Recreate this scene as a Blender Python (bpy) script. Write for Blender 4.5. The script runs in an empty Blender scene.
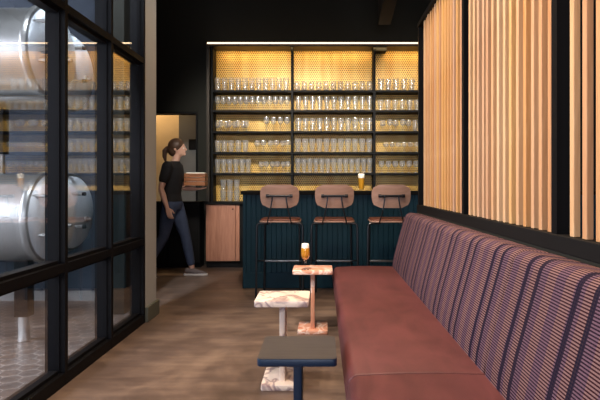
import bpy, bmesh, math, random
from mathutils import Vector, Matrix
random.seed(7)
C = bpy.context.scene.collection
PI = math.pi
H = 1.147                      # eye height
F = 540.0                      # focal length in pixels of a 600 px wide picture
def X(px, D): return (px - 322.0) * D / F
def Z(py, D): return H + (184.0 - py) * D / F

# ------------------------------------------------------------------ materials
def lin(h):
    h = h.lstrip('#'); v = [int(h[i:i+2], 16)/255 for i in (0, 2, 4)]
    return tuple((c/12.92 if c <= .04045 else ((c+.055)/1.055)**2.4) for c in v) + (1,)
class NT:
    def __init__(s, name):
        s.m = bpy.data.materials.new(name); s.m.use_nodes = True
        s.t = s.m.node_tree; s.t.nodes.clear()
        s.out = s.n('ShaderNodeOutputMaterial')
    def n(s, typ, **kw):
        nd = s.t.nodes.new(typ)
        for k, v in kw.items(): setattr(nd, k, v)
        return nd
    def l(s, a, b): s.t.links.new(a, b)
    def put(s, sock, v):
        if hasattr(v, 'is_output'): s.l(v, sock)
        else: sock.default_value = v
    def math(s, op, a, b=0.0, c=None):
        nd = s.n('ShaderNodeMath', operation=op); s.put(nd.inputs[0], a); s.put(nd.inputs[1], b)
        if c is not None: s.put(nd.inputs[2], c)
        return nd.outputs[0]
    def mix(s, f, a, b):
        nd = s.n('ShaderNodeMix', data_type='RGBA')
        s.put(nd.inputs[0], f); s.put(nd.inputs[6], a); s.put(nd.inputs[7], b)
        return nd.outputs[2]
    def ramp(s, f, stops):
        nd = s.n('ShaderNodeValToRGB'); e = nd.color_ramp.elements
        while len(e) < len(stops): e.new(.5)
        for i, (p, c) in enumerate(stops): e[i].position = p; e[i].color = c
        s.put(nd.inputs[0], f); return nd.outputs[0]
    def coord(s, kind='Object', scale=(1, 1, 1), rot=(0, 0, 0)):
        tc = s.n('ShaderNodeTexCoord'); mp = s.n('ShaderNodeMapping')
        mp.inputs['Scale'].default_value = scale; mp.inputs['Rotation'].default_value = rot
        s.l(tc.outputs[kind], mp.inputs[0]); return mp.outputs[0]
    def noise(s, vec, scale, detail=4, rough=.55, dist=0):
        nd = s.n('ShaderNodeTexNoise'); s.l(vec, nd.inputs['Vector'])
        nd.inputs['Scale'].default_value = scale; nd.inputs['Detail'].default_value = detail
        nd.inputs['Roughness'].default_value = rough; nd.inputs['Distortion'].default_value = dist
        return nd.outputs['Fac']
    def bsdf(s, col, rough=.5, metal=0, bump=None, bstr=.2, bdist=.01, **kw):
        p = s.n('ShaderNodeBsdfPrincipled')
        s.put(p.inputs['Base Color'], col); s.put(p.inputs['Roughness'], rough); s.put(p.inputs['Metallic'], metal)
        for k, v in kw.items(): s.put(p.inputs[k.replace('_', ' ')], v)
        if bump is not None:
            b = s.n('ShaderNodeBump'); b.inputs['Strength'].default_value = bstr; b.inputs['Distance'].default_value = bdist
            s.l(bump, b.inputs['Height']); s.l(b.outputs[0], p.inputs['Normal'])
        s.l(p.outputs[0], s.out.inputs[0]); return p
    def hexdist(s, vec, scale):
        """0 at a cell's rim, .5 at its middle, for cells laid out in a hexagonal lattice in the xy of vec"""
        vm = lambda op, a, b=None: (lambda nd: (s.put(nd.inputs[0], a), b is not None and s.put(nd.inputs[1], b), nd.outputs[0])[2])(s.n('ShaderNodeVectorMath', operation=op))
        p = vm('MULTIPLY', vec, (scale, scale, 0))
        per = (1, 1.7320508, 1); half = (.5, .8660254, 0)
        def cell(q):
            return vm('SUBTRACT', s_mod(q), half)
        def s_mod(q):
            nd = s.n('ShaderNodeVectorMath', operation='WRAP')
            s.put(nd.inputs[0], q); nd.inputs[1].default_value = (1, 1.7320508, 1); nd.inputs[2].default_value = (0, 0, 0)
            return nd.outputs[0]
        a = cell(p); b = cell(vm('SUBTRACT', p, half))
        def hd(q):
            ab = vm('ABSOLUTE', q); sp = s.n('ShaderNodeSeparateXYZ'); s.l(ab, sp.inputs[0])
            d2 = s.math('ADD', s.math('MULTIPLY', sp.outputs[0], .5), s.math('MULTIPLY', sp.outputs[1], .8660254))
            return s.math('MAXIMUM', sp.outputs[0], d2)
        return s.math('SUBTRACT', .5, s.math('MINIMUM', hd(a), hd(b)))

def plain(name, col, rough=.5, metal=0, var=.12, scale=6, bstr=.05, **kw):
    t = NT(name); v = t.coord(); f = t.noise(v, scale)
    c = lin(col); d = tuple(x*(1-var) for x in c[:3]) + (1,); e = tuple(min(1, x*(1+var)) for x in c[:3]) + (1,)
    t.bsdf(t.mix(f, d, e), rough, metal, bump=t.noise(v, scale*12, 2), bstr=bstr, bdist=.002, **kw); return t.m
def wood(name, c1, c2, axis='z', rough=.45, rnd=False, scale=1.0):
    t = NT(name); s = {'z': (14, 14, 1), 'x': (1, 14, 14), 'y': (14, 1, 14)}[axis]
    v = t.coord(scale=tuple(q*scale for q in s))
    g = t.noise(v, 2.5, 6, .6, 1.2); g2 = t.noise(v, 9, 3, .5)
    f = t.math('ADD', t.math('MULTIPLY', g, .75), t.math('MULTIPLY', g2, .25))
    col = t.ramp(f, [(.3, lin(c1)), (.7, lin(c2))])
    if rnd:
        oi = t.n('ShaderNodeObjectInfo'); hs = t.n('ShaderNodeHueSaturation')
        t.put(hs.inputs['Hue'], t.math('ADD', .49, t.math('MULTIPLY', oi.outputs['Random'], .02)))
        t.put(hs.inputs['Value'], t.math('ADD', .82, t.math('MULTIPLY', oi.outputs['Random'], .3)))
        t.put(hs.inputs['Saturation'], t.math('ADD', .85, t.math('MULTIPLY', t.math('FRACT', t.math('MULTIPLY', oi.outputs['Random'], 7.3)), .3)))
        t.l(col, hs.inputs['Color']); col = hs.outputs[0]
    t.bsdf(col, rough, 0, bump=g2, bstr=.08, bdist=.002); return t.m
def marble(name, base, alt, vein, sc=6, lo=.45):
    t = NT(name); v = t.coord()
    w = t.noise(v, sc, 6, .6, 1.5); w2 = t.noise(v, sc*1.3, 3, .5, 1.2)
    vein_f = t.math('SUBTRACT', 1.0, t.math('MINIMUM', 1.0, t.math('MULTIPLY', t.math('ABSOLUTE', t.math('SUBTRACT', w2, .5)), 24)))
    big = t.ramp(w, [(lo-.07, lin(base)), (lo+.13, lin(alt))])
    t.bsdf(t.mix(t.math('MULTIPLY', vein_f, .8), big, lin(vein)), .3, 0); return t.m
def glass_mat(name, r0=.05, tint=(1, 1, 1, 1), power=5.0, rough=0.0):
    t = NT(name); g = t.n('ShaderNodeNewGeometry')
    dt = t.n('ShaderNodeVectorMath', operation='DOT_PRODUCT'); t.l(g.outputs['Incoming'], dt.inputs[0]); t.l(g.outputs['Normal'], dt.inputs[1])
    k = t.math('POWER', t.math('SUBTRACT', 1.0, t.math('ABSOLUTE', dt.outputs['Value'])), power)
    f = t.math('ADD', r0, t.math('MULTIPLY', k, 1-r0))
    tr = t.n('ShaderNodeBsdfTransparent'); tr.inputs[0].default_value = tint
    gl = t.n('ShaderNodeBsdfGlossy'); gl.inputs['Roughness'].default_value = rough; gl.inputs[0].default_value = (1, 1, 1, 1)
    mx = t.n('ShaderNodeMixShader'); t.l(f, mx.inputs[0]); t.l(tr.outputs[0], mx.inputs[1]); t.l(gl.outputs[0], mx.inputs[2])
    t.l(mx.outputs[0], t.out.inputs[0]); return t.m
def whitened_glass(name):  # white haze in the shader stands in for room light on the glass
    t = NT(name); g = t.n('ShaderNodeNewGeometry')
    dt = t.n('ShaderNodeVectorMath', operation='DOT_PRODUCT'); t.l(g.outputs['Incoming'], dt.inputs[0]); t.l(g.outputs['Normal'], dt.inputs[1])
    k = t.math('POWER', t.math('SUBTRACT', 1.0, t.math('ABSOLUTE', dt.outputs['Value'])), 2.2)
    tr = t.n('ShaderNodeBsdfTransparent'); tr.inputs[0].default_value = (.985, .99, .99, 1)
    gl = t.n('ShaderNodeBsdfGlossy'); gl.inputs['Roughness'].default_value = .08; gl.inputs[0].default_value = (1, 1, 1, 1)
    df = t.n('ShaderNodeBsdfDiffuse'); df.inputs[0].default_value = (.93, .95, .97, 1)
    tl = t.n('ShaderNodeBsdfTranslucent'); tl.inputs[0].default_value = (.93, .95, .97, 1)
    a = t.n('ShaderNodeMixShader'); a.inputs[0].default_value = .4; t.l(df.outputs[0], a.inputs[1]); t.l(tl.outputs[0], a.inputs[2])
    m1 = t.n('ShaderNodeMixShader'); t.put(m1.inputs[0], t.math('ADD', .10, t.math('MULTIPLY', k, .5))); t.l(tr.outputs[0], m1.inputs[1]); t.l(a.outputs[0], m1.inputs[2])
    m2 = t.n('ShaderNodeMixShader'); t.put(m2.inputs[0], t.math('ADD', .05, t.math('MULTIPLY', k, .45))); t.l(m1.outputs[0], m2.inputs[1]); t.l(gl.outputs[0], m2.inputs[2])
    t.l(m2.outputs[0], t.out.inputs[0]); return t.m
def emit(name, col, st):
    t = NT(name); e = t.n('ShaderNodeEmission'); e.inputs[0].default_value = lin(col); e.inputs[1].default_value = st
    t.l(e.outputs[0], t.out.inputs[0]); return t.m

M = {}
def concrete():
    t = NT('brown stained concrete'); v = t.coord()
    a = t.noise(v, .9, 6, .62, .8); b = t.noise(v, 5, 5, .6, .6)
    st = t.noise(t.coord(scale=(.7, 5, 1)), 1.6, 4, .6, .5)
    f = t.math('ADD', t.math('MULTIPLY', a, .45), t.math('ADD', t.math('MULTIPLY', b, .25), t.math('MULTIPLY', st, .3)))
    col = t.ramp(f, [(.34, lin('#3b3029')), (.5, lin('#63534a')), (.66, lin('#8e7a6a'))])
    t.bsdf(col, t.math('ADD', .3, t.math('MULTIPLY', b, .22)), 0, bump=b, bstr=.06, bdist=.004); return t.m
M['floor'] = concrete()
def hexfloor():
    t = NT('grey hexagon tiles'); v = t.coord()
    d = t.hexdist(v, 8.5); k = t.math('LESS_THAN', d, .022)
    n = t.noise(v, 4)
    t.bsdf(t.mix(k, t.ramp(n, [(.3, lin('#57504d')), (.7, lin('#716a66'))]), lin('#b5aea8')), t.math('ADD', .35, t.math('MULTIPLY', k, .4))); return t.m
M['hex'] = hexfloor()
def mesh_gold():
    t = NT('perforated gold panel'); v = t.coord(rot=(-PI/2, 0, 0))
    d = t.hexdist(v, 33.0); k = t.math('LESS_THAN', d, .22)
    n = t.noise(t.coord(scale=(5, 1, .35)), 2.0, 3)
    hi = t.ramp(n, [(.3, lin('#cf9c40')), (.7, lin('#e6bf6a'))])
    p = t.bsdf(t.mix(k, lin('#46310f'), hi), .36, t.math('MULTIPLY', k, .25), bump=k, bstr=.25, bdist=.004); return t.m
M['gold'] = mesh_gold()
M['black_wall'] = plain('black painted wall', '#2a2a25', .8, var=.1, scale=2, Specular_IOR_Level=.2)
M['ceiling'] = plain('black ceiling', '#171714', .9)
M['black'] = plain('black powder coated steel', '#08080a', .55, 0, Specular_IOR_Level=.15)
M['frame'] = plain('dark bronze window frame', '#0a0a0d', .55, 0, Specular_IOR_Level=.12)
M['bronze'] = plain('bronze shelf surround', '#3a3228', .4, .3)
M['column'] = plain('grey painted column', '#a3a6a6', .6, var=.05)
M['colbase'] = plain('grey green skirting', '#55584f', .5)
M['brewwall'] = plain('blue grey plaster', '#424b58', .8, var=.35, scale=2.2)
M['cream'] = plain('cream plaster', '#d8c4a0', .8)
M['greydoor'] = plain('grey door paint', '#6b6c6c', .5)
M['pane'] = glass_mat('window glass', .2)
M['glass'] = whitened_glass('drinking glass'); M['beerglass'] = glass_mat('clear goblet glass', .06, (1, 1, 1, 1), 4)
M['teal'] = plain('dark teal painted boards', '#123848', .5, var=.12, scale=5, Specular_IOR_Level=.25)
M['worktop'] = plain('black worktop', '#161514', .65, Specular_IOR_Level=.12)
M['slat'] = wood('pine slats', '#c79263', '#e6bb8c', 'z', .5, True)
M['walnut'] = wood('walnut door', '#95614a', '#bb8468', 'z', .4)
M['ply'] = wood('pinkish plywood', '#a98673', '#c4a08e', 'x', .45, False, .8)
M['beamwood'] = wood('dark beam timber', '#120c08', '#1e140d', 'y', .7)
M['leatherpad'] = plain('tan leather pad', '#7c4a3a', .4)
M['tube'] = plain('black tube', '#34373c', .3, .75)
M['tubemetal'] = plain('brushed steel footrest', '#9aa0a8', .3, .9)
M['navy'] = plain('navy lacquer', '#0a2845', .38, var=.06)
M['greytop'] = wood('streaked grey brown top', '#333236', '#4a484a', 'x', .35)  # streaky grey brown tone for the navy table's top sheet
M['marble_white'] = marble('cream marble with plum veins', '#f6eadf', '#e6cdbf', '#7d5f6d', 2.6, .52)
M['marble_pink'] = marble('rose marble with white veins', '#d39a80', '#b5755f', '#efe0d8', 3.5, .5)
M['plinth'] = plain('black plinth', '#0c0b0b', .7, Specular_IOR_Level=.2)
M['steel'] = plain('stainless steel', '#bcbcba', .36, .9, var=.04, scale=3)
M['steel_d'] = plain('satin stainless dish', '#e6eef5', .5, .2, var=.03, scale=3)
M['rubber'] = plain('black rubber', '#101010', .6)
M['skin'] = plain('skin', '#dcae98', .5, var=.06)
M['jeans'] = plain('faded blue jeans', '#3c4963', .8, var=.25, scale=20)
M['blacktop'] = plain('black knit top', '#141316', .85)
M['hair'] = plain('brown hair', '#4b3527', .5, var=.3, scale=40)
M['shoe'] = plain('grey canvas shoe', '#6f6462', .7)
M['sole'] = plain('white rubber sole', '#d9d2cb', .5)
M['crate'] = wood('brown crate wood', '#7a4a2a', '#a36a40', 'x', .5)
M['cloth'] = plain('white cloth', '#e8e4dc', .8)
M['eye'] = plain('eye white', '#e8e4e0', .3)
M['lip'] = plain('lip', '#a8625a', .5)
M['led'] = emit('warm led strip', '#ffd9ac', 2.2)
M['foam'] = plain('beer foam', '#f6efe2', .8, var=.02)
def beer():
    t = NT('amber beer'); df = t.n('ShaderNodeBsdfDiffuse'); df.inputs[0].default_value = lin('#ffc03c')
    tl = t.n('ShaderNodeBsdfTranslucent'); tl.inputs[0].default_value = lin('#ffc850'); gl = t.n('ShaderNodeBsdfGlossy'); gl.inputs['Roughness'].default_value = .1
    a = t.n('ShaderNodeMixShader'); a.inputs[0].default_value = .55; t.l(df.outputs[0], a.inputs[1]); t.l(tl.outputs[0], a.inputs[2])
    b = t.n('ShaderNodeMixShader'); b.inputs[0].default_value = .04; t.l(a.outputs[0], b.inputs[1]); t.l(gl.outputs[0], b.inputs[2])
    t.l(b.outputs[0], t.out.inputs[0]); return t.m
M['beer'] = beer()
def leather():
    t = NT('oxblood leather'); v = t.coord()
    a = t.noise(v, 2.2, 4); b = t.noise(t.coord(scale=(3, 1, 3)), 3, 5, .6, .8)
    c = t.ramp(t.math('ADD', t.math('MULTIPLY', a, .5), t.math('MULTIPLY', b, .5)), [(.35, lin('#4a2628')), (.65, lin('#653739'))])
    h = t.math('ADD', t.math('MULTIPLY', t.noise(v, 260, 2), .25), b)
    t.bsdf(c, .5, 0, Specular_IOR_Level=.35, bump=h, bstr=.12, bdist=.006); return t.m
M['leather'] = leather()
def fabric():
    t = NT('striped woven upholstery'); v = t.coord(); sp = t.n('ShaderNodeSeparateXYZ'); t.l(v, sp.inputs[0])
    y, z, x = sp.outputs[1], sp.outputs[2], sp.outputs[0]
    u = t.math('ADD', z, t.math('MULTIPLY', x, .9))                      # runs up the face and back over the top
    rib = t.math('FRACT', t.math('MULTIPLY', u, 92.0))
    dark = t.math('LESS_THAN', rib, .48)
    jit = t.math('FRACT', t.math('MULTIPLY', y, 95.0)); ky = t.math('LESS_THAN', jit, .5)
    ph = t.math('MULTIPLY', t.math('FRACT', t.math('DIVIDE', t.math('ADD', y, .073), .355)), .355)
    s1 = t.math('MULTIPLY', t.math('GREATER_THAN', ph, .0), t.math('LESS_THAN', ph, .026))
    s2 = t.math('MULTIPLY', t.math('GREATER_THAN', ph, .092), t.math('LESS_THAN', ph, .12))
    st = t.math('MAXIMUM', s1, s2)
    grp = t.math('FRACT', t.math('DIVIDE', y, .118)); alt = t.math('LESS_THAN', grp, .5)
    light = t.mix(alt, lin('#886b68'), lin('#6f5764'))
    darkc = t.mix(alt, lin('#2c161d'), lin('#221725'))
    c = t.mix(dark, light, darkc)
    c = t.mix(t.math('MULTIPLY', st, t.math('ADD', .93, t.math('MULTIPLY', dark, .05))), c, lin('#151526'))
    c = t.mix(t.math('MULTIPLY', ky, .12), c, lin('#5a3d46'))
    hgt = t.math('ADD', t.math('ABSOLUTE', t.math('SUBTRACT', rib, .5)), t.math('MULTIPLY', ky, .1))
    t.bsdf(c, .9, 0, Specular_IOR_Level=.06, bump=hgt, bstr=.35, bdist=.004); return t.m
M['fabric'] = fabric()

# ------------------------------------------------------------------ geometry helpers
class MB:
    def __init__(s): s.bm = bmesh.new()
    def box(s, x0, x1, y0, y1, z0, z1, bev=0, seg=2):
        r = bmesh.ops.create_cube(s.bm, size=1)['verts']
        for v in r: v.co = Vector(((x0+x1)/2 + v.co.x*(x1-x0), (y0+y1)/2 + v.co.y*(y1-y0), (z0+z1)/2 + v.co.z*(z1-z0)))
        if bev:
            es = list({e for v in r for e in v.link_edges})
            bmesh.ops.bevel(s.bm, geom=es, offset=bev, segments=seg, profile=.5, affect='EDGES')
        return s
    def prism(s, poly, y0, y1, axis='y', bev=0, seg=3):
        """poly is a list of (a, b): (x, z) for axis y, (y, z) for axis x, (x, y) for axis z"""
        def mk(a, b, t): return {'y': (a, t, b), 'x': (t, a, b), 'z': (a, b, t)}[axis]
        A = [s.bm.verts.new(mk(a, b, y0)) for a, b in poly]; B = [s.bm.verts.new(mk(a, b, y1)) for a, b in poly]
        n = len(poly); fs = [s.bm.faces.new(A), s.bm.faces.new(B[::-1])]
        for i in range(n): s.bm.faces.new((A[i], B[i], B[(i+1) % n], A[(i+1) % n]))
        bmesh.ops.recalc_face_normals(s.bm, faces=s.bm.faces[:])
        if bev:
            es = [e for f in fs for e in f.edges]
            bmesh.ops.bevel(s.bm, geom=es, offset=bev, segments=seg, profile=.5, affect='EDGES')
        return s
    def lathe(s, prof, seg=20, c=(0, 0, 0), axis='z', close=False):
        rings = []
        def mk(a, b, h):
            q = {'z': (a, b, h), 'x': (h, a, b), 'y': (a, h, b)}[axis]
            return s.bm.verts.new((q[0]+c[0], q[1]+c[1], q[2]+c[2]))
        for r, h in prof:
            if r < 1e-6: rings.append([mk(0, 0, h)])
            else: rings.append([mk(r*math.cos(2*PI*i/seg), r*math.sin(2*PI*i/seg), h) for i in range(seg)])
        prs = list(zip(rings, rings[1:]))
        if close: prs.append((rings[-1], rings[0]))
        for a, b in prs:
            for i in range(seg):
                j = (i+1) % seg
                if len(a) == 1 and len(b) == 1: break
                if len(a) == 1: s.bm.faces.new((a[0], b[j], b[i]))
                elif len(b) == 1: s.bm.faces.new((a[i], a[j], b[0]))
                else: s.bm.faces.new((a[i], a[j], b[j], b[i]))
        return s
    def tube(s, pts, r, seg=10):
        pts = [Vector(p) for p in pts]; rs = r if isinstance(r, (list, tuple)) else [r]*len(pts)
        prev = None; rings = []; ref = None
        for i, p in enumerate(pts):
            d = (pts[min(i+1, len(pts)-1)] - pts[max(i-1, 0)]).normalized()
            if ref is None:
                ref = d.orthogonal().normalized()
            ref = (ref - d*ref.dot(d)).normalized(); b = d.cross(ref)
            rings.append([s.bm.verts.new(p + (ref*math.cos(2*PI*k/seg) + b*math.sin(2*PI*k/seg))*rs[i]) for k in range(seg)])
        for a, b in zip(rings, rings[1:]):
            for k in range(seg): s.bm.faces.new((a[k], a[(k+1) % seg], b[(k+1) % seg], b[k]))
        s.bm.faces.new(rings[0][::-1]); s.bm.faces.new(rings[-1]); return s
    def rings(s, secs, seg=16):
        """horizontal ellipses: (x, y, z, rx, ry), capped"""
        R = [[s.bm.verts.new((x+rx*math.cos(2*PI*k/seg), y+ry*math.sin(2*PI*k/seg), z)) for k in range(seg)] for x, y, z, rx, ry in secs]
        for a, b in zip(R, R[1:]):
            for k in range(seg): s.bm.faces.new((a[k], a[(k+1) % seg], b[(k+1) % seg], b[k]))
        s.bm.faces.new(R[0][::-1]); s.bm.faces.new(R[-1]); return s
    def ball(s, c, r, sx=1, sy=1, sz=1, sub=3):
        g = bmesh.ops.create_icosphere(s.bm, subdivisions=sub, radius=r)['verts']
        for v in g: v.co = Vector((c[0]+v.co.x*sx, c[1]+v.co.y*sy, c[2]+v.co.z*sz))
        return s
    def build(s, name, mat, parent=None, smooth=None):
        bmesh.ops.recalc_face_normals(s.bm, faces=s.bm.faces[:])
        me = bpy.data.meshes.new(name); s.bm.to_mesh(me); s.bm.free()
        me.materials.append(M[mat] if isinstance(mat, str) else mat)
        if smooth is not None:
            for p in me.polygons: p.use_smooth = True
            me.set_sharp_from_angle(angle=math.radians(smooth))
        o = bpy.data.objects.new(name, me); C.objects.link(o)
        if parent: o.parent = parent
        return o
    def remesh(s, name, mat, parent, voxel, smooth_it=4):
        o = s.build(name, mat, parent)
        m = o.modifiers.new('r', 'REMESH'); m.mode = 'VOXEL'; m.voxel_size = voxel
        k = o.modifiers.new('s', 'SMOOTH'); k.iterations = smooth_it; k.factor = .5
        dg = bpy.context.evaluated_depsgraph_get(); me = bpy.data.meshes.new_from_object(o.evaluated_get(dg))
        o.modifiers.clear(); o.data = me
        if not me.materials: me.materials.append(M[mat])
        for p in me.polygons: p.use_smooth = True
        return o
def MBox(*a, **k): return MB().box(*a, **k)
def tag(o, label=None, cat=None, group=None, kind=None):
    if label: o['label'] = label
    if cat: o['category'] = cat
    if group: o['group'] = group
    if kind: o['kind'] = kind
    return o
def thing(name, loc, label, cat, group=None, rz=0):
    o = bpy.data.objects.new(name, None); o.empty_display_size = .1; C.objects.link(o)
    o.location = loc; o.rotation_euler = (0, 0, rz); return tag(o, label, cat, group)
def struct(name, label, cat, mb=None, mat=None):
    if mb is None:
        o = bpy.data.objects.new(name, None); C.objects.link(o)
    else: o = mb.build(name, mat)
    return tag(o, label, cat, kind='structure')
def copy_tree(o, parent=None):
    c = o.copy(); C.objects.link(c)
    if parent: c.parent = parent
    for ch in [q for q in bpy.data.objects if q.parent == o]: copy_tree(ch, c)
    return c

# ------------------------------------------------------------------ setting
CEIL = 3.95
GX = -1.463                                   # aisle face of the glazed partition
struct('floor', 'brown stained concrete floor of the bar room', 'floor', MBox(-5.5, 5.0, -4.2, 9.6, -.1, 0), 'floor')
struct('floor_brewery', 'grey hexagon tile floor behind the glass partition', 'floor', MBox(-5.35, -1.585, -4.05, 5.29, .0005, .006), 'hex')
struct('ceiling', 'black ceiling', 'ceiling', MBox(-5.5, 5.0, -4.2, 9.6, CEIL, CEIL+.1), 'ceiling')
WB = 7.68                                     # back wall plane
ox0, ox1, oz0, oz1 = -2.9, -1.765, 0.0, 2.175
w = MB()
w.box(-5.5, ox0, WB, WB+.14, 0, CEIL); w.box(ox0, ox1, WB, WB+.14, oz1, CEIL); w.box(ox1, 5.0, WB, WB+.14, 0, CEIL)
struct('wall_back', 'black back wall around the lit glass shelves', 'wall', w, 'black_wall')
struct('wall_left', 'far left outer wall of the brewery', 'wall', MBox(-5.5, -5.36, -4.2, 9.6, 0, CEIL), 'brewwall')
struct('wall_brewery', 'blue grey wall at the back of the brewery room', 'wall', MBox(-5.36, -1.85, 5.3, 5.42, 0, CEIL), 'brewwall')
struct('wall_right', 'far right wall behind the slat screen', 'wall', MBox(4.86, 5.0, -4.2, 9.6, 0, CEIL), 'black_wall')
w = MB(); w.box(-5.36, -1.2, -4.2, -4.06, 0, CEIL); w.box(-1.2, 2.4, -4.2, -4.06, 0, .5); w.box(-1.2, 2.4, -4.2, -4.06, 3.2, CEIL); w.box(2.4, 4.86, -4.2, -4.06, 0, CEIL)
struct('wall_front', 'front wall behind the viewpoint with a wide window opening', 'wall', w, 'black_wall')
struct('wall_far', 'cream lit wall of the room beyond the doorway', 'wall', MBox(-5.36, 4.86, 9.46, 9.6, 0, CEIL), 'cream')
# column at the end of the partition
struct('column', 'grey painted column ending the glass partition', 'column', MBox(GX-.112, GX, 4.475, 4.765, 0, CEIL), 'column')
struct('baseboard_column', 'grey green skirting around the column foot', 'baseboard', MBox(GX-.11, GX+.022, 4.474, 4.79, 0, .125, bev=.004), 'colbase')
struct('wall_return', 'short wall between the column and the brewery wall', 'wall', MBox(-1.85, -1.73, 4.72, 5.42, 0, CEIL), 'black_wall')
struct('baseboard_brewery', 'pale skirting along the brewery back wall', 'baseboard', MBox(-5.3, -1.86, 5.28, 5.3, 0, .1), 'column')

# glazed partition
win = struct('window_1', 'black framed glass partition in front of the brewery tanks', 'window')
ys = [-1.58, -.91, -.24, .43, 1.10, 1.77, 2.44, 3.11, 3.785, 4.47]
for i, y in enumerate(ys):
    m = MB(); m.box(GX-.115, GX, y-.035, y, 0, CEIL); m.box(GX-.085, GX-.03, y-.042, y+.007, .06, CEIL-.05)
    m.build('mullion', 'frame', win)
for z0, z1, d in ((0, .07, .0), (.645, .693, .0), (2.137, 2.182, .0), (CEIL-.06, CEIL, 0)):
    for a, b in zip(ys, ys[1:]):
        m = MB(); m.box(GX-.115, GX-.001, a, b-.035, z0, z1); m.box(GX-.095, GX-.03, a+.02, b-.055, z0-.02 if z0 > .1 else z0, z1+.02)
        m.build('rail', 'frame', win)
for a, b in zip(ys, ys[1:]):
    for z0, z1 in ((.08, .63), (.708, 2.12), (2.2, CEIL-.07)):
        MBox(GX-.058, GX-.050, a-.008, b-.027, z0-.02, z1+.025).build('glass_pane', 'pane', win)

# doorway in the back wall
d = struct('door_1', 'dark framed doorway opening to a warm lit room', 'doorway')
m = MB(); m.box(ox1-.025, ox1, WB-.02, WB+.16, 0, oz1); m.box(ox0, ox0+.05, WB-.02, WB+.16, 0, oz1); m.box(ox0+.05, ox1-.025, WB-.02, WB+.16, oz1-.03, oz1)
m.build('door_frame', 'black', d)
struct('wall_passage', 'cream wall inside the lit room beyond the doorway', 'wall', MBox(-3.9, -2.3, 8.7, 8.8, 0, 2.9), 'cream')
d2 = struct('door_2', 'grey door with black plate in the lit room', 'door')
MBox(-2.28, -1.45, 8.6, 8.65, 0, 2.9).build('door_leaf', 'greydoor', d2)
MBox(-2.12, -2.0, 8.575, 8.6, 1.69, 1.86, bev=.01).build('lock_plate', 'black', d2)

# ------------------------------------------------------------------ back bar
SY = 7.40                                     # front edge of shelves
BP = 7.655
sh = thing('shelving_unit', (0, SY, 0), 'tall black steel glass shelves with glowing gold perforated back', 'shelves')
shelf_px = [91, 111, 132, 153, 174]
shelf_z = [Z(p, SY) for p in shelf_px]
ups = [X(212, SY), X(292, SY), X(374.5, SY), X(456, SY)]
TOPZ = 3.03
CT = .905
for x in ups: MBox(x-.015, x+.015, 0, .22, CT, TOPZ).build('upright', 'black', sh)
for z in shelf_z:
    MBox(ups[0]+.017, ups[3]-.017, .004, .24, z-.014, z+.014).build('shelf', 'black', sh)
MBox(ups[0]-.02, ups[3]+.02, .255-.006, .255+.004, CT, TOPZ).build('back_panel', 'gold', sh)
m = MB(); m.box(ups[0]-.07, ups[3]+.07, -.03, .26, TOPZ, TOPZ+.03); m.box(ups[0]-.07, ups[0]-.03, -.03, .26, CT, TOPZ); m.box(ups[3]+.03, ups[3]+.07, -.03, .26, CT, TOPZ)
m.build('surround', 'bronze', sh)
MBox(ups[0]-.06, ups[3]+.06, -.034, .01, TOPZ+.03, TOPZ+.05).build('light_strip', 'led', sh)
MBox(ups[2]+.02, ups[2]+.17, .03, .2, TOPZ-.05, TOPZ).build('driver_box', 'black', sh)

cx0, cx1 = X(205, 7.37), X(239.5, 7.37)
cab = thing('base_cabinet', (cx0, 7.37, 0), 'walnut front base cabinet left of the bar under glasses', 'cabinet')
MBox(0, cx1-cx0, .02, .28, .09, CT-.035).build('carcass', 'worktop', cab)
dr = MBox(.012, cx1-cx0-.055, 0, .02, .095, CT-.04, bev=.003).build('door', 'walnut', cab)
MB().lathe([(0, -.022), (.009, -.022), (.011, -.012), (.005, -.006), (.005, 0.001)], 12, (cx1-cx0-.09, 0, CT-.1), 'y').build('knob', 'frame', dr, 40)
MBox(cx1-cx0-.05, cx1-cx0, 0, .02, .095, CT-.04, bev=.003).build('filler_panel', 'walnut', cab)
MBox(.01, cx1-cx0, .05, .28, 0, .09).build('toe_kick', 'plinth', cab)
c2 = thing('base_cabinet', (cx1, 7.37, 0), 'black base cabinet run behind the bar counter', 'cabinet')
MBox(.003, 3.1, 0.02, .28, .09, CT-.035).build('carcass', 'worktop', c2); MBox(.003, 3.1, .05, .28, 0, .09).build('toe_kick', 'plinth', c2)
tag(MBox(cx0-.01, cx1+3.1, 7.34, 7.648, CT-.035, CT, bev=.003).build('worktop', 'worktop'), 'black worktop under the gold glass shelves', 'worktop')
c3 = thing('base_cabinet', (-2.95, 7.37, 0), 'black low cabinet standing in front of the lit doorway', 'cabinet')
MBox(0, 1.28, .02, .27, .06, CT-.03).build('carcass', 'plinth', c3)
MBox(0, 1.28, .05, .27, 0, .06).build('toe_kick', 'plinth', c3)
MBox(-.01, 1.29, -.01, .28, CT-.03, CT).build('cabinet_top', 'worktop', c3)
for k in range(3): MBox(.01+k*.423, .423*(k+1), 0, .02, .07, CT-.04, bev=.003).build('door', 'plinth', c3)

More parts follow.
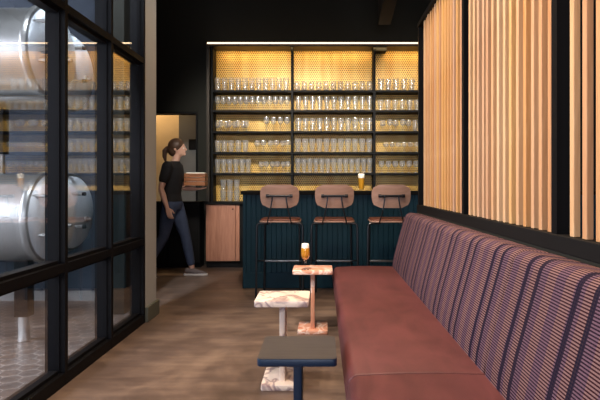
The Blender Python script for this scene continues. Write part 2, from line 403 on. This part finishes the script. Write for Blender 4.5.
# drinking glasses
def glass_mesh(prof_out, t=.0022, base=.008):
    """outer profile from the foot's middle up to the rim -> lathe with an inner wall"""
    return prof_out
def mk_pint(h, r0, r1):
    return [(0, 0), (r0-.003, 0), (r0, .004)] + [(r0+(r1-r0)*k, h*k) for k in (.25, .5, .75)] + [(r1, h), (r1-.003, h), (r0-.003+(r1-r0)*.5, h*.5), (r0-.004, .016), (0, .014)]
def mk_weizen(h, r):
    return [(0, 0), (r*.95, 0), (r, .005), (r*.72, h*.2), (r*.72, h*.35), (r*1.05, h*.72), (r*1.08, h*.85), (r*.98, h), (r*.9, h), (r*1.0, h*.84), (r*.97, h*.72), (r*.6, h*.34), (r*.5, h*.12), (0, h*.11)]
def mk_round(h, r):
    return [(0, 0), (r*.6, 0), (r*.88, h*.15), (r, h*.42), (r*.95, h*.72), (r*.82, h), (r*.76, h), (r*.89, h*.72), (r*.94, h*.42), (r*.8, h*.18), (0, h*.1)]
def mk_stem(h, r, bowl=.55):
    hb = h*(1-bowl)
    return [(0, 0), (r*.85, 0), (r*.85, .003), (.006, .01), (.004, hb*.5), (.005, hb*.95), (r*.6, hb+.012), (r*.95, hb+(h-hb)*.3), (r, hb+(h-hb)*.5), (r*.8, h), (r*.75, h), (r*.95, hb+(h-hb)*.5), (r*.9, hb+(h-hb)*.3), (r*.52, hb+.018), (0, hb+.012)]
_gm = {}
def glass_data(key, prof):
    if key not in _gm:
        o = MB().lathe(prof, 18).build('x', 'glass', None, 50)
        _gm[key] = o.data; bpy.data.objects.remove(o)
    return _gm[key]
def row(pxs, z, kind, args, name, label, group, cat='glass', D=7.50, stag=0.0):
    fn = {'pint': mk_pint, 'weizen': mk_weizen, 'round': mk_round, 'stem': mk_stem}[kind]
    me = glass_data((kind,)+args, fn(*args))
    proto = None
    xs = [X(p, D) for p in pxs]; rad = max(a for a, b in fn(*args))
    bay = max(i for i in range(3) if xs[len(xs)//2] > ups[i])
    a, b = max(xs[0], ups[bay]+.019+rad), min(xs[-1], ups[bay+1]-.019-rad)
    if len(xs) > 1: xs = [a+(b-a)*(x-xs[0])/(xs[-1]-xs[0]) for x in xs]
    for q, px in enumerate(pxs):
        if proto is None:
            o = proto = bpy.data.objects.new(name, me)
        else: o = proto.copy()
        C.objects.link(o); o.location = (xs[q], D+stag*(-1)**q, z+.0005); o.rotation_euler = (0, 0, random.uniform(0, 6))
        tag(o, label, cat, group)
def span(a, b, n): return [a + (b-a)*i/(n-1) for i in range(n)]
SZ = [z+.014 for z in shelf_z]
S = 'shelf'
row(span(216.3, 286, 11), SZ[0], 'pint', (.185, .03, .042), 'pint_glass', 'clear pint glass on the top shelf, left bay', 'pint glasses on the top shelf of the left bay')
row(span(216, 287, 13), SZ[1], 'stem', (.2, .038, .58), 'stemmed_glass', 'clear tulip glass on the second shelf down, left bay', 'tulip glasses on the second shelf of the left bay')
row(span(217, 247, 8), SZ[2], 'stem', (.15, .034, .66), 'stemmed_glass', 'short stemmed glass at left end of third shelf down, left bay', 'short stemmed glasses on the third shelf of the left bay', stag=.04)
row([266.5, 273.5, 280.3, 287], SZ[2], 'stem', (.2, .038, .5), 'stemmed_glass', 'tall goblet at right end of third shelf down, left bay', 'goblets on the third shelf of the left bay')
row([216.5, 223.3, 230.3, 238, 245.5], SZ[3], 'pint', (.165, .03, .043), 'pint_glass', 'flared pint glass at left end of fourth shelf down, left bay', 'flared pint glasses on the fourth shelf of the left bay')
row([257, 263.6, 270.2, 276.6, 282.6, 288], SZ[3], 'stem', (.165, .04, .48), 'stemmed_glass', 'low goblet at right end of fourth shelf down, left bay', 'low goblets on the fourth shelf of the left bay', stag=.04)
row([216, 222.4, 228.8, 235.3, 241.8, 248.2], SZ[4], 'weizen', (.195, .037), 'tall_beer_glass', 'tall glass at left end of fifth shelf down, left bay', 'tall glasses on the fifth shelf of the left bay')
row([261, 266.6, 272.2, 277.6, 283, 288], SZ[4], 'stem', (.16, .037, .52), 'stemmed_glass', 'goblet at right end of fifth shelf down, left bay', 'goblets on the fifth shelf of the left bay', stag=.04)
row([223.3, 230, 236.8], CT, 'pint', (.155, .03, .042), 'pint_glass', 'pint glass in the bottom layer of the stack on the black worktop', 'bottom layer of stacked pint glasses')
row([223.3, 230, 236.8], CT+.1555, 'pint', (.15, .03, .042), 'pint_glass', 'pint glass in the top layer of the stack on the black worktop', 'top layer of stacked pint glasses')
row(span(297.2, 370.5, 11), SZ[0], 'round', (.135, .04), 'stemless_glass', 'small rounded glass on the top shelf, middle bay', 'rounded glasses on the top shelf of the middle bay')
row(span(298.5, 369.5, 11), SZ[1], 'weizen', (.195, .036), 'tall_beer_glass', 'tall waisted glass on the second shelf down, middle bay', 'waisted glasses on the second shelf of the middle bay')
row(span(298.5, 369.5, 11), SZ[2], 'weizen', (.185, .04), 'tall_beer_glass', 'tall waisted glass on the third shelf down, middle bay', 'waisted glasses on the third shelf of the middle bay')
row(span(298, 369.5, 11), SZ[3], 'weizen', (.19, .041), 'tall_beer_glass', 'tall waisted glass on the fourth shelf down, middle bay', 'waisted glasses on the fourth shelf of the middle bay')
row(span(298, 370, 13), SZ[4], 'weizen', (.205, .036), 'tall_beer_glass', 'tall waisted glass on the fifth shelf down, middle bay', 'waisted glasses on the fifth shelf of the middle bay')
row([381, 388.3, 396, 404, 411.8], SZ[0], 'pint', (.17, .032, .042), 'pint_glass', 'clear pint glass on the top shelf, right bay', 'pint glasses on the top shelf of the right bay')
row([380.5, 387.7, 395, 402.3, 409.6, 416.9], SZ[1], 'weizen', (.155, .038), 'tall_beer_glass', 'short waisted glass on the second shelf down, right bay', 'waisted glasses on the second shelf of the right bay')
row(span(383, 409, 5), SZ[2], 'stem', (.165, .04, .55), 'stemmed_glass', 'stemmed glass on the third shelf down, right bay', 'stemmed glasses on the third shelf of the right bay', stag=.04)
row([415.3], SZ[2], 'pint', (.16, .032, .04), 'pint_glass', 'lone pint glass right of the stemmed glasses on third shelf, right bay', 'pint glass on the third shelf of the right bay')
row(span(386, 416.5, 6), SZ[3], 'stem', (.14, .037, .5), 'stemmed_glass', 'low goblet on the fourth shelf down, right bay', 'low goblets on the fourth shelf of the right bay')
row(span(381.5, 416, 6), SZ[4], 'stem', (.17, .04, .55), 'stemmed_glass', 'goblet on the fifth shelf down, right bay', 'goblets on the fifth shelf of the right bay')

# ------------------------------------------------------------------ bar counter
BY = 5.95; bx0 = X(243, BY); bx1 = 3.2
bar = thing('bar_counter', (bx0, BY, 0), 'dark teal boarded bar counter with black top', 'bar')
L = bx1-bx0
m = MB(); n = int(L/.056)
m.box(.03, L, .012, .4, .17, 1.03)
for i in range(n): m.box(.035+i*.056, .035+i*.056+.053, 0, .014, .165, 1.03, bev=.003, seg=1)
m.build('front_boards', 'teal', bar)
MBox(.03, L, -.012, .4, 0, .17, bev=.004).build('kick_board', 'teal', bar)
MBox(0, .035, -.018, .42, 0, 1.03, bev=.003).build('end_post', 'teal', bar)
MBox(-.02, L, -.05, .62, 1.03, 1.07, bev=.004).build('counter_top', 'worktop', bar)

def beer_glass(name, loc, prof, inner, foamtop, label):
    t = thing(name, loc, label, 'glass of beer')
    MB().lathe(prof, 28).build('glass', 'beerglass', t, 50)
    b = MB().lathe(inner, 28).build('beer', 'beer', t, 50)
    MB().lathe(foamtop, 28).build('foam', 'foam', t, 50)
    return t
D = 6.25
beer_glass('beer_glass', (X(361.3, D), D, 1.0705), mk_pint(.185, .03, .041),
           [(0, .016), (.026, .017), (.032, .08), (.0365, .145), (0, .145)],
           [(0, .1452), (.0365, .1452), (.0385, .188), (.03, .196), (0, .198)], 'straight glass of amber beer standing on the bar counter')

# ------------------------------------------------------------------ bar stools
def make_stool(x, label):
    """seen from behind; local origin on the floor below the seat's middle, bar towards +y"""
    t = thing('bar_stool', (x, 5.52, 0), label, 'bar stool', 'bar stools along the teal counter')
    MB().prism([(-.205+.04*0, 0)] and rr(-.205, .205, -.19, .19, .07), .765, .782, 'z', bev=.005).build('seat', 'ply', t, 40)
    MB().prism(rr(-.195, .195, -.18, .18, .07), .782, .80, 'z', bev=.007).build('seat_pad', 'leatherpad', t, 40)
    # curved plywood backrest
    bm = MB(); nx, nz = 14, 8; V = {}
    for side in (0, 1):
        for i in range(nx+1):
            for k in range(nz+1):
                u = -1+2*i/nx; w_ = -1+2*k/nz
                zz = 1.026 + w_*.115; r = .075
                hw = .192 - (0 if abs(w_)*.115 < .115-r else r*(1-math.sqrt(max(0, 1-((abs(w_)*.115-(.115-r))/r)**2))))
                hw -= .012*max(0, -w_)
                xx = u*hw; yy = -.205+.035*(1-(xx/.2)**2)*-1 + .02 + (zz-1.026)*-.12
                V[side, i, k] = bm.bm.verts.new((xx, yy + side*.014, zz))
    for i in range(nx):
        for k in range(nz):
            bm.bm.faces.new((V[0, i, k], V[0, i+1, k], V[0, i+1, k+1], V[0, i, k+1]))
            bm.bm.faces.new((V[1, i, k], V[1, i, k+1], V[1, i+1, k+1], V[1, i+1, k]))
    rim = [(i, 0) for i in range(nx)] + [(nx, k) for k in range(nz)] + [(i, nz) for i in range(nx, 0, -1)] + [(0, k) for k in range(nz, 0, -1)]
    for a, b in zip(rim, rim[1:]+rim[:1]): bm.bm.faces.new((V[(0,)+a], V[(1,)+a], V[(1,)+b], V[(0,)+b]))
    bm.build('backrest', 'ply', t, 50)
    yb = -.222
    bk = MB(); bk.tube([(-.115, yb-.005, 1.03), (.115, yb-.005, 1.03)], .012)
    bk.tube([(-.13, yb-.002, 1.03), (-.10, yb-.004, 1.03)], .017); bk.tube([(.10, yb-.004, 1.03), (.13, yb-.002, 1.03)], .017)
    br = bk.build('back_bracket', 'tube', t, 40)
    for s in (-1, 1):
        MB().tube([(s*.068, yb-.012, 1.035), (s*.07, yb-.014, .99), (s*.085, yb-.02, .90), (s*.112, yb-.005, .79), (s*.118, yb+.03, .757), (s*.118, -.06, .757)], .0065).build('back_rod', 'tube', t, 40)
    for s in (-1, 1):
        # camera-side leg bends in under the seat
        MB().tube([(s*.10, -.16, .757), (s*.19, -.17, .757), (s*.212, -.172, .752), (s*.224, -.175, .735), (s*.227, -.178, .70), (s*.232, -.19, .004)], .0115).build('leg', 'tube', t, 40)
        MB().tube([(s*.10, .16, .757), (s*.15, .165, .757), (s*.172, .167, .752), (s*.18, .17, .735), (s*.182, .172, .70), (s*.19, .19, .004)], .0115).build('leg', 'tube', t, 40)
    MB().tube([(-.185, .183, .335), (.185, .183, .335)], .012).build('footrest', 'tubemetal', t, 40)
    for s in (-1, 1): MB().tube([(s*.10, -.16, .757), (s*.10, .16, .757)], .009).build('seat_rail', 'tube', t, 40)
    for s in (-1, 1): MB().tube([(s*.2295, -.183, .39), (s*.188, .182, .335)], .008).build('side_stretcher', 'tube', t, 40)
    return t
def rr(x0, x1, y0, y1, r, n=5):
    P = []
    for cx, cy, a0 in ((x1-r, y1-r, 0), (x0+r, y1-r, 90), (x0+r, y0+r, 180), (x1-r, y0+r, 270)):
        for k in range(n+1):
            a = math.radians(a0+90*k/n); P.append((cx+r*math.cos(a), cy+r*math.sin(a)))
    return P
st = make_stool(X(279.5, 5.32), 'plywood backed bar stool nearest the walnut cabinet, leftmost of three')
for px, lb in ((334.5, 'plywood backed bar stool in the middle of the three'), (391.3, 'plywood backed bar stool partly hidden by the banquette, rightmost of three')):
    c = copy_tree(st); c.location.x = X(px, 5.32); c['label'] = lb

# ------------------------------------------------------------------ side tables
def side_table(x0, x1, y0, y1, h, tt, mat, label, base_w, stem_w, fillet=.025, group=None, inlay=None):
    cx, cy = (x0+x1)/2, (y0+y1)/2
    t = thing('side_table', (cx, cy, 0), label, 'side table', group)
    hw, hd = (x1-x0)/2, (y1-y0)/2
    MB().prism(rr(-hw, hw, -hd, hd, .018, 4), h-tt, h, 'z', bev=.004, seg=2).build('tabletop', mat, t, 40)
    if inlay: MB().prism(rr(-hw+.001, hw-.001, -hd+.001, hd-.001, .018, 4), h, h+.0012, 'z').build('top_surface', inlay, t, 40)
    # stem: a blade that flares where it meets the top and the base
    P = []; s = stem_w/2
    top = h-tt; bot = tt*.95
    for k in range(6):
        a = PI/2*k/5; P.append((s+fillet-fillet*math.sin(a), top-fillet+fillet*math.cos(a)))
    R = [(s+fillet*(1-math.sin(PI/2*k/5)), top-fillet*(1-math.cos(PI/2*k/5))) for k in range(6)]
    R += [(s, bot+.0)]
    poly = R + [(-a, b) for a, b in R[::-1]]
    MB().prism(poly, -hd*.62, hd*.62, 'y', bev=.003, seg=2).build('stem', mat, t, 40)
    MB().prism(rr(-base_w/2, base_w/2, -hd, hd, .012, 3), 0, tt*.95, 'z', bev=.004, seg=2).build('base', mat, t, 40)
    return t
side_table(-.252, .058, 2.085, 2.40, .47, .030, 'navy', 'navy lacquered side table with grey brown top, nearest the viewer', .23, .033, group=None, inlay='greytop')
side_table(-.378, -.072, 2.99, 3.29, .497, .034, 'marble_white', 'cream marble side table with plum veins, between navy and pink tables', .23, .031)
side_table(-.226, .082, 4.11, 4.39, .487, .032, 'marble_pink', 'rose pink marble side table holding a goblet of beer', .23, .031)
D = 4.155
gob = mk_stem(.195, .037, .66)
beer_glass('beer_goblet', (X(305.3, D), D, .4875), gob,
           [(0, .079), (.017, .083), (.03, .1), (.0335, .12), (.033, .15), (.031, .168), (0, .168)],
           [(0, .1682), (.031, .1682), (.0285, .193), (.026, .2), (.015, .204), (0, .205)], 'stemmed goblet of amber beer on the pink marble table')

# ------------------------------------------------------------------ banquette
BE = 4.545; SEAM = 1.97; BN = -.60
ban = thing('banquette', (0, 0, 0), 'long oxblood leather banquette with striped woven back', 'bench seat')
def cushion(y0, y1):
    m = MB(); P = []
    x0, x1, z0, z1, r = .095, .665, .285, .457, .04
    prof = [(x1, z0), (x1, z1-.004)]
    for k in range(7):
        x = x1 + (x0+r-x1)*k/6; prof.append((x, z1-.006+.008*math.sin(PI*k/6)))
    for k in range(1, 7):
        a = PI/2*k/6; prof.append((x0+r-r*math.sin(a), z1-.006-r+r*math.cos(a)))
    prof += [(x0-.008, z1-.085), (x0-.004, z1-.13), (x0+.012, z0+.01), (x0+.03, z0)]
    m.prism(prof, y0, y1, 'y', bev=.008, seg=3)
    return m
cushion(SEAM+.003, BE).build('seat_cushion', 'leather', ban, 50); cushion(BN, SEAM-.003).build('seat_cushion', 'leather', ban, 50)
def backpad(y0, y1):
    prof = [(.835, .44), (.835, .895)]
    for k in range(0, 9):
        a = PI/2 + PI/2*k/8*.86; prof.append((.745 + .055*math.cos(a), .852 + .055*math.sin(a)))
    prof += [(.656, .74), (.617, .60), (.594, .50), (.588, .44)]
    return MB().prism(prof, y0, y1, 'y', bev=.018, seg=4)
backpad(SEAM+.001, BE).build('backrest', 'fabric', ban, 50); backpad(BN, SEAM-.001).build('backrest', 'fabric', ban, 50)
MBox(.2, .835, BN+.02, BE-.03, 0, .285).build('plinth', 'plinth', ban)
MBox(.67, .835, BN+.02, BE-.02, .285, .44).build('back_frame', 'plinth', ban)

# ------------------------------------------------------------------ slat screen
SX = .85
scr = thing('slat_screen', (SX, 0, 0), 'tall screen of vertical pine slats in a black frame behind the banquette', 'screen')
posts = [(4.735, 4.78), (3.235, 3.28), (1.955, 2.0), (.56, .605)]
for a, b in posts: MBox(0, .045, a, b, .965, 2.522).build('post', 'black', scr)
m = MBox(-.01, .055, .56, 4.78, 2.522, 2.562, bev=.003).build('top_rail', 'black', scr)
MBox(-.012, .075, .0, 4.78, .905, .965, bev=.003).build('bottom_rail', 'plinth', scr)
slat_me = []
for k in range(4):
    o = MBox(.008, .031, -.015, .015, .966, 2.521, bev=.0015, seg=1).build('slat', 'slat'); slat_me.append(o.data); bpy.data.objects.remove(o)
for (lo, hi) in ((3.28, 4.735), (2.0, 3.235), (.605, 1.955)):
    y = hi-{4.735: .19, 3.235: .09, 1.955: .105}[hi]
    while y > lo+.02:
        o = bpy.data.objects.new('slat', slat_me[random.randrange(4)]); C.objects.link(o); o.parent = scr
        o.location = (random.uniform(-.003, .003), y, 0); y -= .085
struct('wall_screen', 'low black wall under the slat screen', 'wall', MBox(.84, .92, BN, 4.78, 0, .905), 'black_wall')

# ------------------------------------------------------------------ ceiling beam
bp = MB()
for_y = [(7.1, 3.24), (3.4, 3.9)]
vs = []
for y, z in for_y:
    for x, zz in ((.74, z), (.9, z), (.9, z+.4), (.74, z+.4)): vs.append(bp.bm.verts.new((x, y, min(zz, CEIL+.05) if y > 5 else zz)))
bp.bm.faces.new(vs[:4]); bp.bm.faces.new(vs[4:][::-1])
for i in range(4): bp.bm.faces.new((vs[i], vs[4+i], vs[4+(i+1) % 4], vs[(i+1) % 4]))
tag(bp.build('ceiling_beam', 'beamwood'), 'dark brown timber beam sloping down from the ceiling', 'beam')

# ------------------------------------------------------------------ brewery tanks
def tank(xr, Dc, zc, label, legs, hy=-.2, x0=.06):
    t = thing('brewing_tank', (xr, Dc, zc), label, 'tank', 'stainless tanks behind the glass')
    R = .315
    MB().lathe([(0, -1.9), (R*.6, -1.88), (R, -1.8), (R, -.03), (R, -.005)], 64, axis='x').build('shell', 'steel', t, 40)
    MB().lathe([(R*.97, -.035), (.333, -.03), (.338, -.01), (.33, .012), (R*.95, .018)], 64, axis='x', close=True).build('flange', 'steel', t, 40)
    MB().lathe([(R*.985, .0)]+[(R*.985*math.cos(a), .135*math.sin(a)**.9) for a in [PI/2*k/12 for k in range(1, 12)]]+[(0, .135)], 64, axis='x').build('end_dish', 'steel_d', t, 40)
    for dz in (.16, -.11):
        f = MB(); f.lathe([(0, x0-.04), (.011, x0-.04), (.011, x0+.06), (.014, x0+.062), (.014, x0+.13), (0, x0+.13)], 14, (0, hy, dz), 'x'); f = f.build('valve_handle', 'steel', t, 40)
        MB().lathe([(0, x0+.128), (.016, x0+.128), (.016, x0+.152), (0, x0+.152)], 14, (0, hy, dz), 'x').build('cap', 'rubber', f, 40)
    g = MB(); g.lathe([(0, .13), (.03, .13), (.03, .15), (.012, .152), (.012, .18), (0, .18)], 14, (0, -.02, -.06), 'x').build('sample_port', 'steel', t, 40)
    for dx in legs[0]:
        zb = legs[1]-zc
        l = MBox(dx-.05, dx+.05, -.06, .03, zb+.18, -R+.07, bev=.004).build('leg', 'frame', t); MB().lathe([(0, zb), (.04, zb), (.042, zb+.01), (.038, zb+.02), (.038, zb+.179), (0, zb+.179)], 20, (dx, -.02, 0)).build('foot', 'steel', l, 40)
    return t
tank(-2.0, 3.95, .905, 'lower stainless tank nearest the viewer behind the glass', ([-.17, -1.5], .006), -.25, .02)
tank(-2.0, 3.95, 2.105, 'upper stainless tank nearest the viewer behind the glass', ([-.6, -1.5], .905+.315), -.25, .02)
tank(-2.16, 4.65, .905, 'lower stainless tank farther back behind the glass', ([-.95, -1.6], .006))
tank(-2.16, 4.65, 2.106, 'upper stainless tank farther back behind the glass', ([-.6, -1.5], .905+.317))

# ------------------------------------------------------------------ walking person
P0 = Vector((-1.87, 6.72, 0))
per = thing('person', P0, 'person in black top and jeans walking past the doorway, carrying a crate', 'person')
def chain(m, pts, rs, seg=14):
    m.tube(pts, rs, seg)
    for p, r in zip(pts, rs): m.ball(p, r*.99, sub=2)
HY = .085
# joints (x towards the bar, y away from the camera)
Rhip, Rkn, Ran = (-.0, -HY, .90), (-.075, -HY, .50), (-.27, -HY, .16)
Lhip, Lkn, Lan = (.02, HY, .90), (.15, HY-.01, .50), (.235, HY-.02, .10)
shR, elR, wrR = (.0, -.185, 1.36), (-.07, -.215, 1.09), (.01, -.235, .86)
shL, elL, wrL = (.03, .175, 1.36), (.08, .2, 1.10), (.26, .14, 1.085)
b = MB()
b.rings([(.0, 0, .84, .10, .145), (.0, 0, .92, .115, .165), (.0, 0, 1.02, .095, .135), (.01, 0, 1.12, .098, .135), (.02, 0, 1.25, .112, .155), (.02, 0, 1.35, .10, .165), (.03, 0, 1.40, .065, .10), (.045, 0, 1.43, .05, .055), (.065, 0, 1.49, .048, .048), (.075, 0, 1.53, .045, .045)], 20)
# head, facing +x: skull, jaw, nose, brow, ears
b.ball((.075, 0, 1.60), .082, 1.12, .92, 1.12); b.ball((.105, 0, 1.545), .058, 1.05, .9, 1.0); b.ball((.155, 0, 1.517), .022, 1, 1.1, .8)
b.tube([(.158, 0, 1.60), (.178, 0, 1.575), (.184, 0, 1.565)], [.010, .013, .012], 10); b.ball((.15, 0, 1.608), .03, .7, 1.5, .5)
b.ball((.162, 0, 1.54), .015, .7, 1.5, .7)
for s in (-1, 1): b.ball((.06, s*.078, 1.585), .026, .7, .35, 1.15)
for hip, kn, an, th, sg in ((Rhip, Rkn, Ran, .085, 1), (Lhip, Lkn, Lan, .085, -1)):
    mid = tuple(a*.5+c*.5 for a, c in zip(hip, kn)); calf = tuple(a*.72+c*.28 for a, c in zip(kn, an))
    chain(b, [hip, mid, kn, calf, an], [.085, .074, .052, .053, .034])
def foot(m, an, pitch, grow=0.0, z0=None):
    a = Vector(an); q = Matrix.Rotation(pitch, 3, 'Y')
    pts = [(-.05, 0, -.05), (0, 0, -.055), (.06, 0, -.062), (.12, 0, -.075), (.165, 0, -.08)]
    chain(m, [tuple(a+q@Vector(p)) for p in pts], [.036+grow, .042+grow, .038+grow, .03+grow, .019+grow])
foot(b, Ran, .55); foot(b, Lan, 0)
for sh_, el, wr in ((shR, elR, wrR), (shL, elL, wrL)):
    mid = tuple(a*.5+c*.5 for a, c in zip(sh_, el)); fo = tuple(a*.7+c*.3 for a, c in zip(el, wr))
    chain(b, [(sh_[0], sh_[1]*.55, sh_[2]+.005), sh_, mid, el, fo, wr], [.05, .055, .044, .036, .037, .025])
def hand(m, wr, d, side, palmn, curl):
    """palm + five fingers: d along the hand, side towards the thumb, palmn out of the palm"""
    w_ = Vector(wr); d = Vector(d).normalized(); s_ = Vector(side).normalized(); n_ = Vector(palmn).normalized()
    for k in (-1.2, -.4, .4, 1.2): m.tube([w_, w_+d*.04+s_*k*.013, w_+d*.085+s_*k*.018], [.017, .017, .013], 8)
    for k, ln in ((1.35, .066), (.45, .076), (-.45, .07), (-1.35, .055)):
        p = w_+d*.082+s_*k*.0185; pts = [p]; a = 0
        for q, fr in enumerate((.42, .32, .26)):
            a += curl*(.6+.3*q); p = p + (d*math.cos(a)+n_*math.sin(a))*ln*fr; pts.append(p)
        m.tube(pts, [.0095, .009, .008, .0065], 8); m.ball(pts[-1], .0065, sub=1)
    p = w_+d*.025+s_*.022; m.tube([p, p+s_*.022+d*.022+n_*.006, p+s_*.03+d*.05+n_*.014, p+s_*.028+d*.07+n_*.02], [.014, .0115, .0095, .007], 8)
hand(b, wrR, (.35, -.02, -1), (.9, .1, .3), (.1, 1, 0), .35)
hand(b, wrL, (1, -.25, .05), (0.25, 1, 0), (0, 0, 1), .12)
b.remesh('body', 'skin', per, .0075, 4)
# clothes
c = MB()
c.rings([(.0, 0, .93, .128, .178), (.0, 0, 1.02, .112, .152), (.01, 0, 1.12, .114, .152), (.02, 0, 1.25, .128, .172), (.02, 0, 1.35, .114, .18), (.03, 0, 1.405, .078, .112), (.04, 0, 1.43, .062, .07)], 20)
for sh_, el in ((shR, elR), (shL, elL)):
    q = tuple(a*.42+e*.58 for a, e in zip(sh_, el)); chain(c, [(sh_[0], sh_[1]*.55, sh_[2]+.005), sh_, q], [.064, .069, .06])
c.remesh('top', 'blacktop', per, .01, 4)
j = MB()
j.rings([(.0, 0, .83, .115, .16), (.0, 0, .9, .127, .177), (.0, 0, .97, .113, .158)], 20)
for hip, kn, an in ((Rhip, Rkn, Ran), (Lhip, Lkn, Lan)):
    mid = tuple(a*.5+q*.5 for a, q in zip(hip, kn)); calf = tuple(a*.7+q*.3 for a, q in zip(kn, an)); end = tuple(a*.14+q*.86 for a, q in zip(kn, an))
    chain(j, [hip, mid, kn, calf, end], [.099, .088, .065, .064, .05])
j.remesh('jeans', 'jeans', per, .01, 4)
for an, pitch in ((Ran, .55), (Lan, 0)):
    a = Vector(an); q = Matrix.Rotation(pitch, 3, 'Y')
    s1 = MB()
    chain(s1, [tuple(a+q@Vector(p)) for p in [(-.052, 0, -.045), (0, 0, -.045), (.06, 0, -.06), (.12, 0, -.07), (.17, 0, -.075)]], [.042, .047, .044, .035, .022])
    so = s1.remesh('shoe', 'shoe', per, .008, 4)
    s2 = MB(); poly = [(-.1, -.02), (-.085, -.04), (0, -.042), (.09, -.05), (.16, -.042), (.198, -.015), (.198, .015), (.16, .04), (.09, .048), (0, .04), (-.085, .038), (-.1, .02)]
    s2.prism(poly, -.1, -.075, 'z', bev=.005)
    for v in s2.bm.verts: v.co = a + q@v.co
    s2.build('sole', 'sole', so, 40)
h = MB()
h.ball((.055, 0, 1.622), .096, 1.06, .98, 1.02); h.ball((.02, 0, 1.57), .075, .95, 1.05, 1.1)
h.tube([(-.045, 0, 1.60), (-.085, 0, 1.56), (-.09, 0, 1.49), (-.075, 0, 1.42)], [.03, .034, .028, .012], 12)
ho = h.remesh('hair', 'hair', per, .008, 3)
for s in (-1, 1): MB().ball((.152, s*.03, 1.592), .0105).build('eye', 'eye', per, 60)
MB().ball((.172, 0, 1.54), .011, .6, 1.7, .5).build('mouth', 'lip', per, 60)
# crate carried on the forearm
ck = thing('crate', (-1.87+.275, 6.72+.125, 1.128), 'small brown wooden crate with white cloth, held by walking person', 'crate')
m = MB(); m.box(-.12, .12, -.08, .08, 0, .012)
for z in (.0, .052, .104): m.box(-.12, .12, -.09, -.08, z, z+.046); m.box(-.12, .12, .08, .09, z, z+.046); m.box(-.13, -.12, -.09, .09, z, z+.046); m.box(.12, .13, -.09, .09, z, z+.046)
m.build('crate_body', 'crate', ck)
MBox(-.115, .115, -.077, .077, .012, .165, bev=.012).build('cloth', 'cloth', ck, 40)

# ------------------------------------------------------------------ camera and light
cam = bpy.data.cameras.new('camera'); co = bpy.data.objects.new('camera', cam); C.objects.link(co)
co.location = (0, 0, H); co.rotation_euler = (PI/2, 0, 0)
cam.sensor_width = 36; cam.lens = 36*F/600; cam.shift_x = -22/600; cam.shift_y = -16/600; cam.clip_start = .05
bpy.context.scene.camera = co
def area(name, loc, rot, sx, sy, e, col):
    l = bpy.data.lights.new(name, 'AREA'); l.shape = 'RECTANGLE'; l.size = sx; l.size_y = sy; l.energy = e; l.color = lin(col)[:3]
    o = bpy.data.objects.new(name, l); C.objects.link(o); o.location = loc; o.rotation_euler = rot; return o
def spot(name, loc, target, e, col, ang=80, blend=.6, r=.05):
    l = bpy.data.lights.new(name, 'SPOT'); l.energy = e; l.color = lin(col)[:3]; l.spot_size = math.radians(ang); l.spot_blend = blend; l.shadow_soft_size = r
    o = bpy.data.objects.new(name, l); C.objects.link(o); o.location = loc
    o.rotation_euler = (Vector(target)-Vector(loc)).to_track_quat('-Z', 'Y').to_euler(); return o
area('window_daylight', (.6, -4.0, 1.85), (PI/2, 0, 0), 3.4, 2.6, 110, '#eef0ff')
area('brewery_daylight', (-5.2, 2.0, 2.2), (0, -PI/2, 0), 2.6, 5.0, 480, '#e8efff')
spot('brewery_fill', (-2.05, 2.3, CEIL-.05), (-2.0, 4.3, 1.5), 150, '#eaf3ff', 60)  # added spot without a fitting, brightens the tank ends
spot('dish_fill', (-1.66, 4.2, CEIL-.05), (-2.06, 4.65, .95), 240, '#e6f2ff', 60)  # second added spot, lifts the far tank dishes
area('brewery_front', (-3.3, -4.0, 2.0), (PI/2, 0, 0), 2.6, 2.4, 110, '#e8efff')
area('led_glow', (.15, SY-.0, TOPZ-.012), (math.radians(28), 0, 0), 3.2, .04, 8, '#ffd890')
for i, (x, y) in enumerate(((-.5, 2.4), (-.5, 4.4), (.2, 1.0), (.45, 3.3))):
    spot('downlight', (x, y, CEIL-.02), (x+.05, y, 0), 130, '#ffdfbc', 95)
spot('slat_wash', (-.9, 3.2, CEIL-.02), (.85, 3.2, 1.6), 160, '#ffe2c6', 110)
for x in (-1.1, -.1, 1.5): spot('shelf_fill', (x*.8, 3.3, CEIL-.02), (x*.9, 7.6, 1.6), 950, '#fff6ea', 36, .6, .4)  # added fill above the aisle, aimed at the back shelves
spot('slat_wash', (-.9, 1.6, CEIL-.02), (.85, 1.6, 1.6), 160, '#ffe2c6', 110)
spot('table_fill', (-.6, 2.5, CEIL-.02), (-.15, 3.85, .5), 220, '#fff0dc', 24)  # added fill to brighten the marble tables and the beer
spot('table_fill', (-.25, 2.2, CEIL-.02), (-.13, 4.18, .6), 420, '#fff0dc', 7)  # narrow added fill on the goblet alone
spot('beer_fill', (.4, 4.1, CEIL-.02), (.455, 6.25, 1.16), 420, '#fff0dc', 6)  # narrow added fill for the beer on the counter
spot('room_lamp', (-2.9, 8.25, 2.9), (-2.75, 8.7, 1.6), 60, '#ffd39a', 120)
W = bpy.data.worlds.new('world'); bpy.context.scene.world = W; W.use_nodes = True
W.node_tree.nodes['Background'].inputs[0].default_value = (.5, .55, .65, 1); W.node_tree.nodes['Background'].inputs[1].default_value = .03
sc = bpy.context.scene
sc.view_settings.view_transform = 'Standard'; sc.view_settings.look = 'None'; sc.view_settings.exposure = .38; sc.view_settings.gamma = 1; sc.view_settings.use_curve_mapping = False
sc.cycles.max_bounces = 10; sc.cycles.transparent_max_bounces = 24; sc.cycles.caustics_reflective = False; sc.cycles.caustics_refractive = False
sc.cycles.sample_clamp_indirect = 4; sc.cycles.use_denoising = True
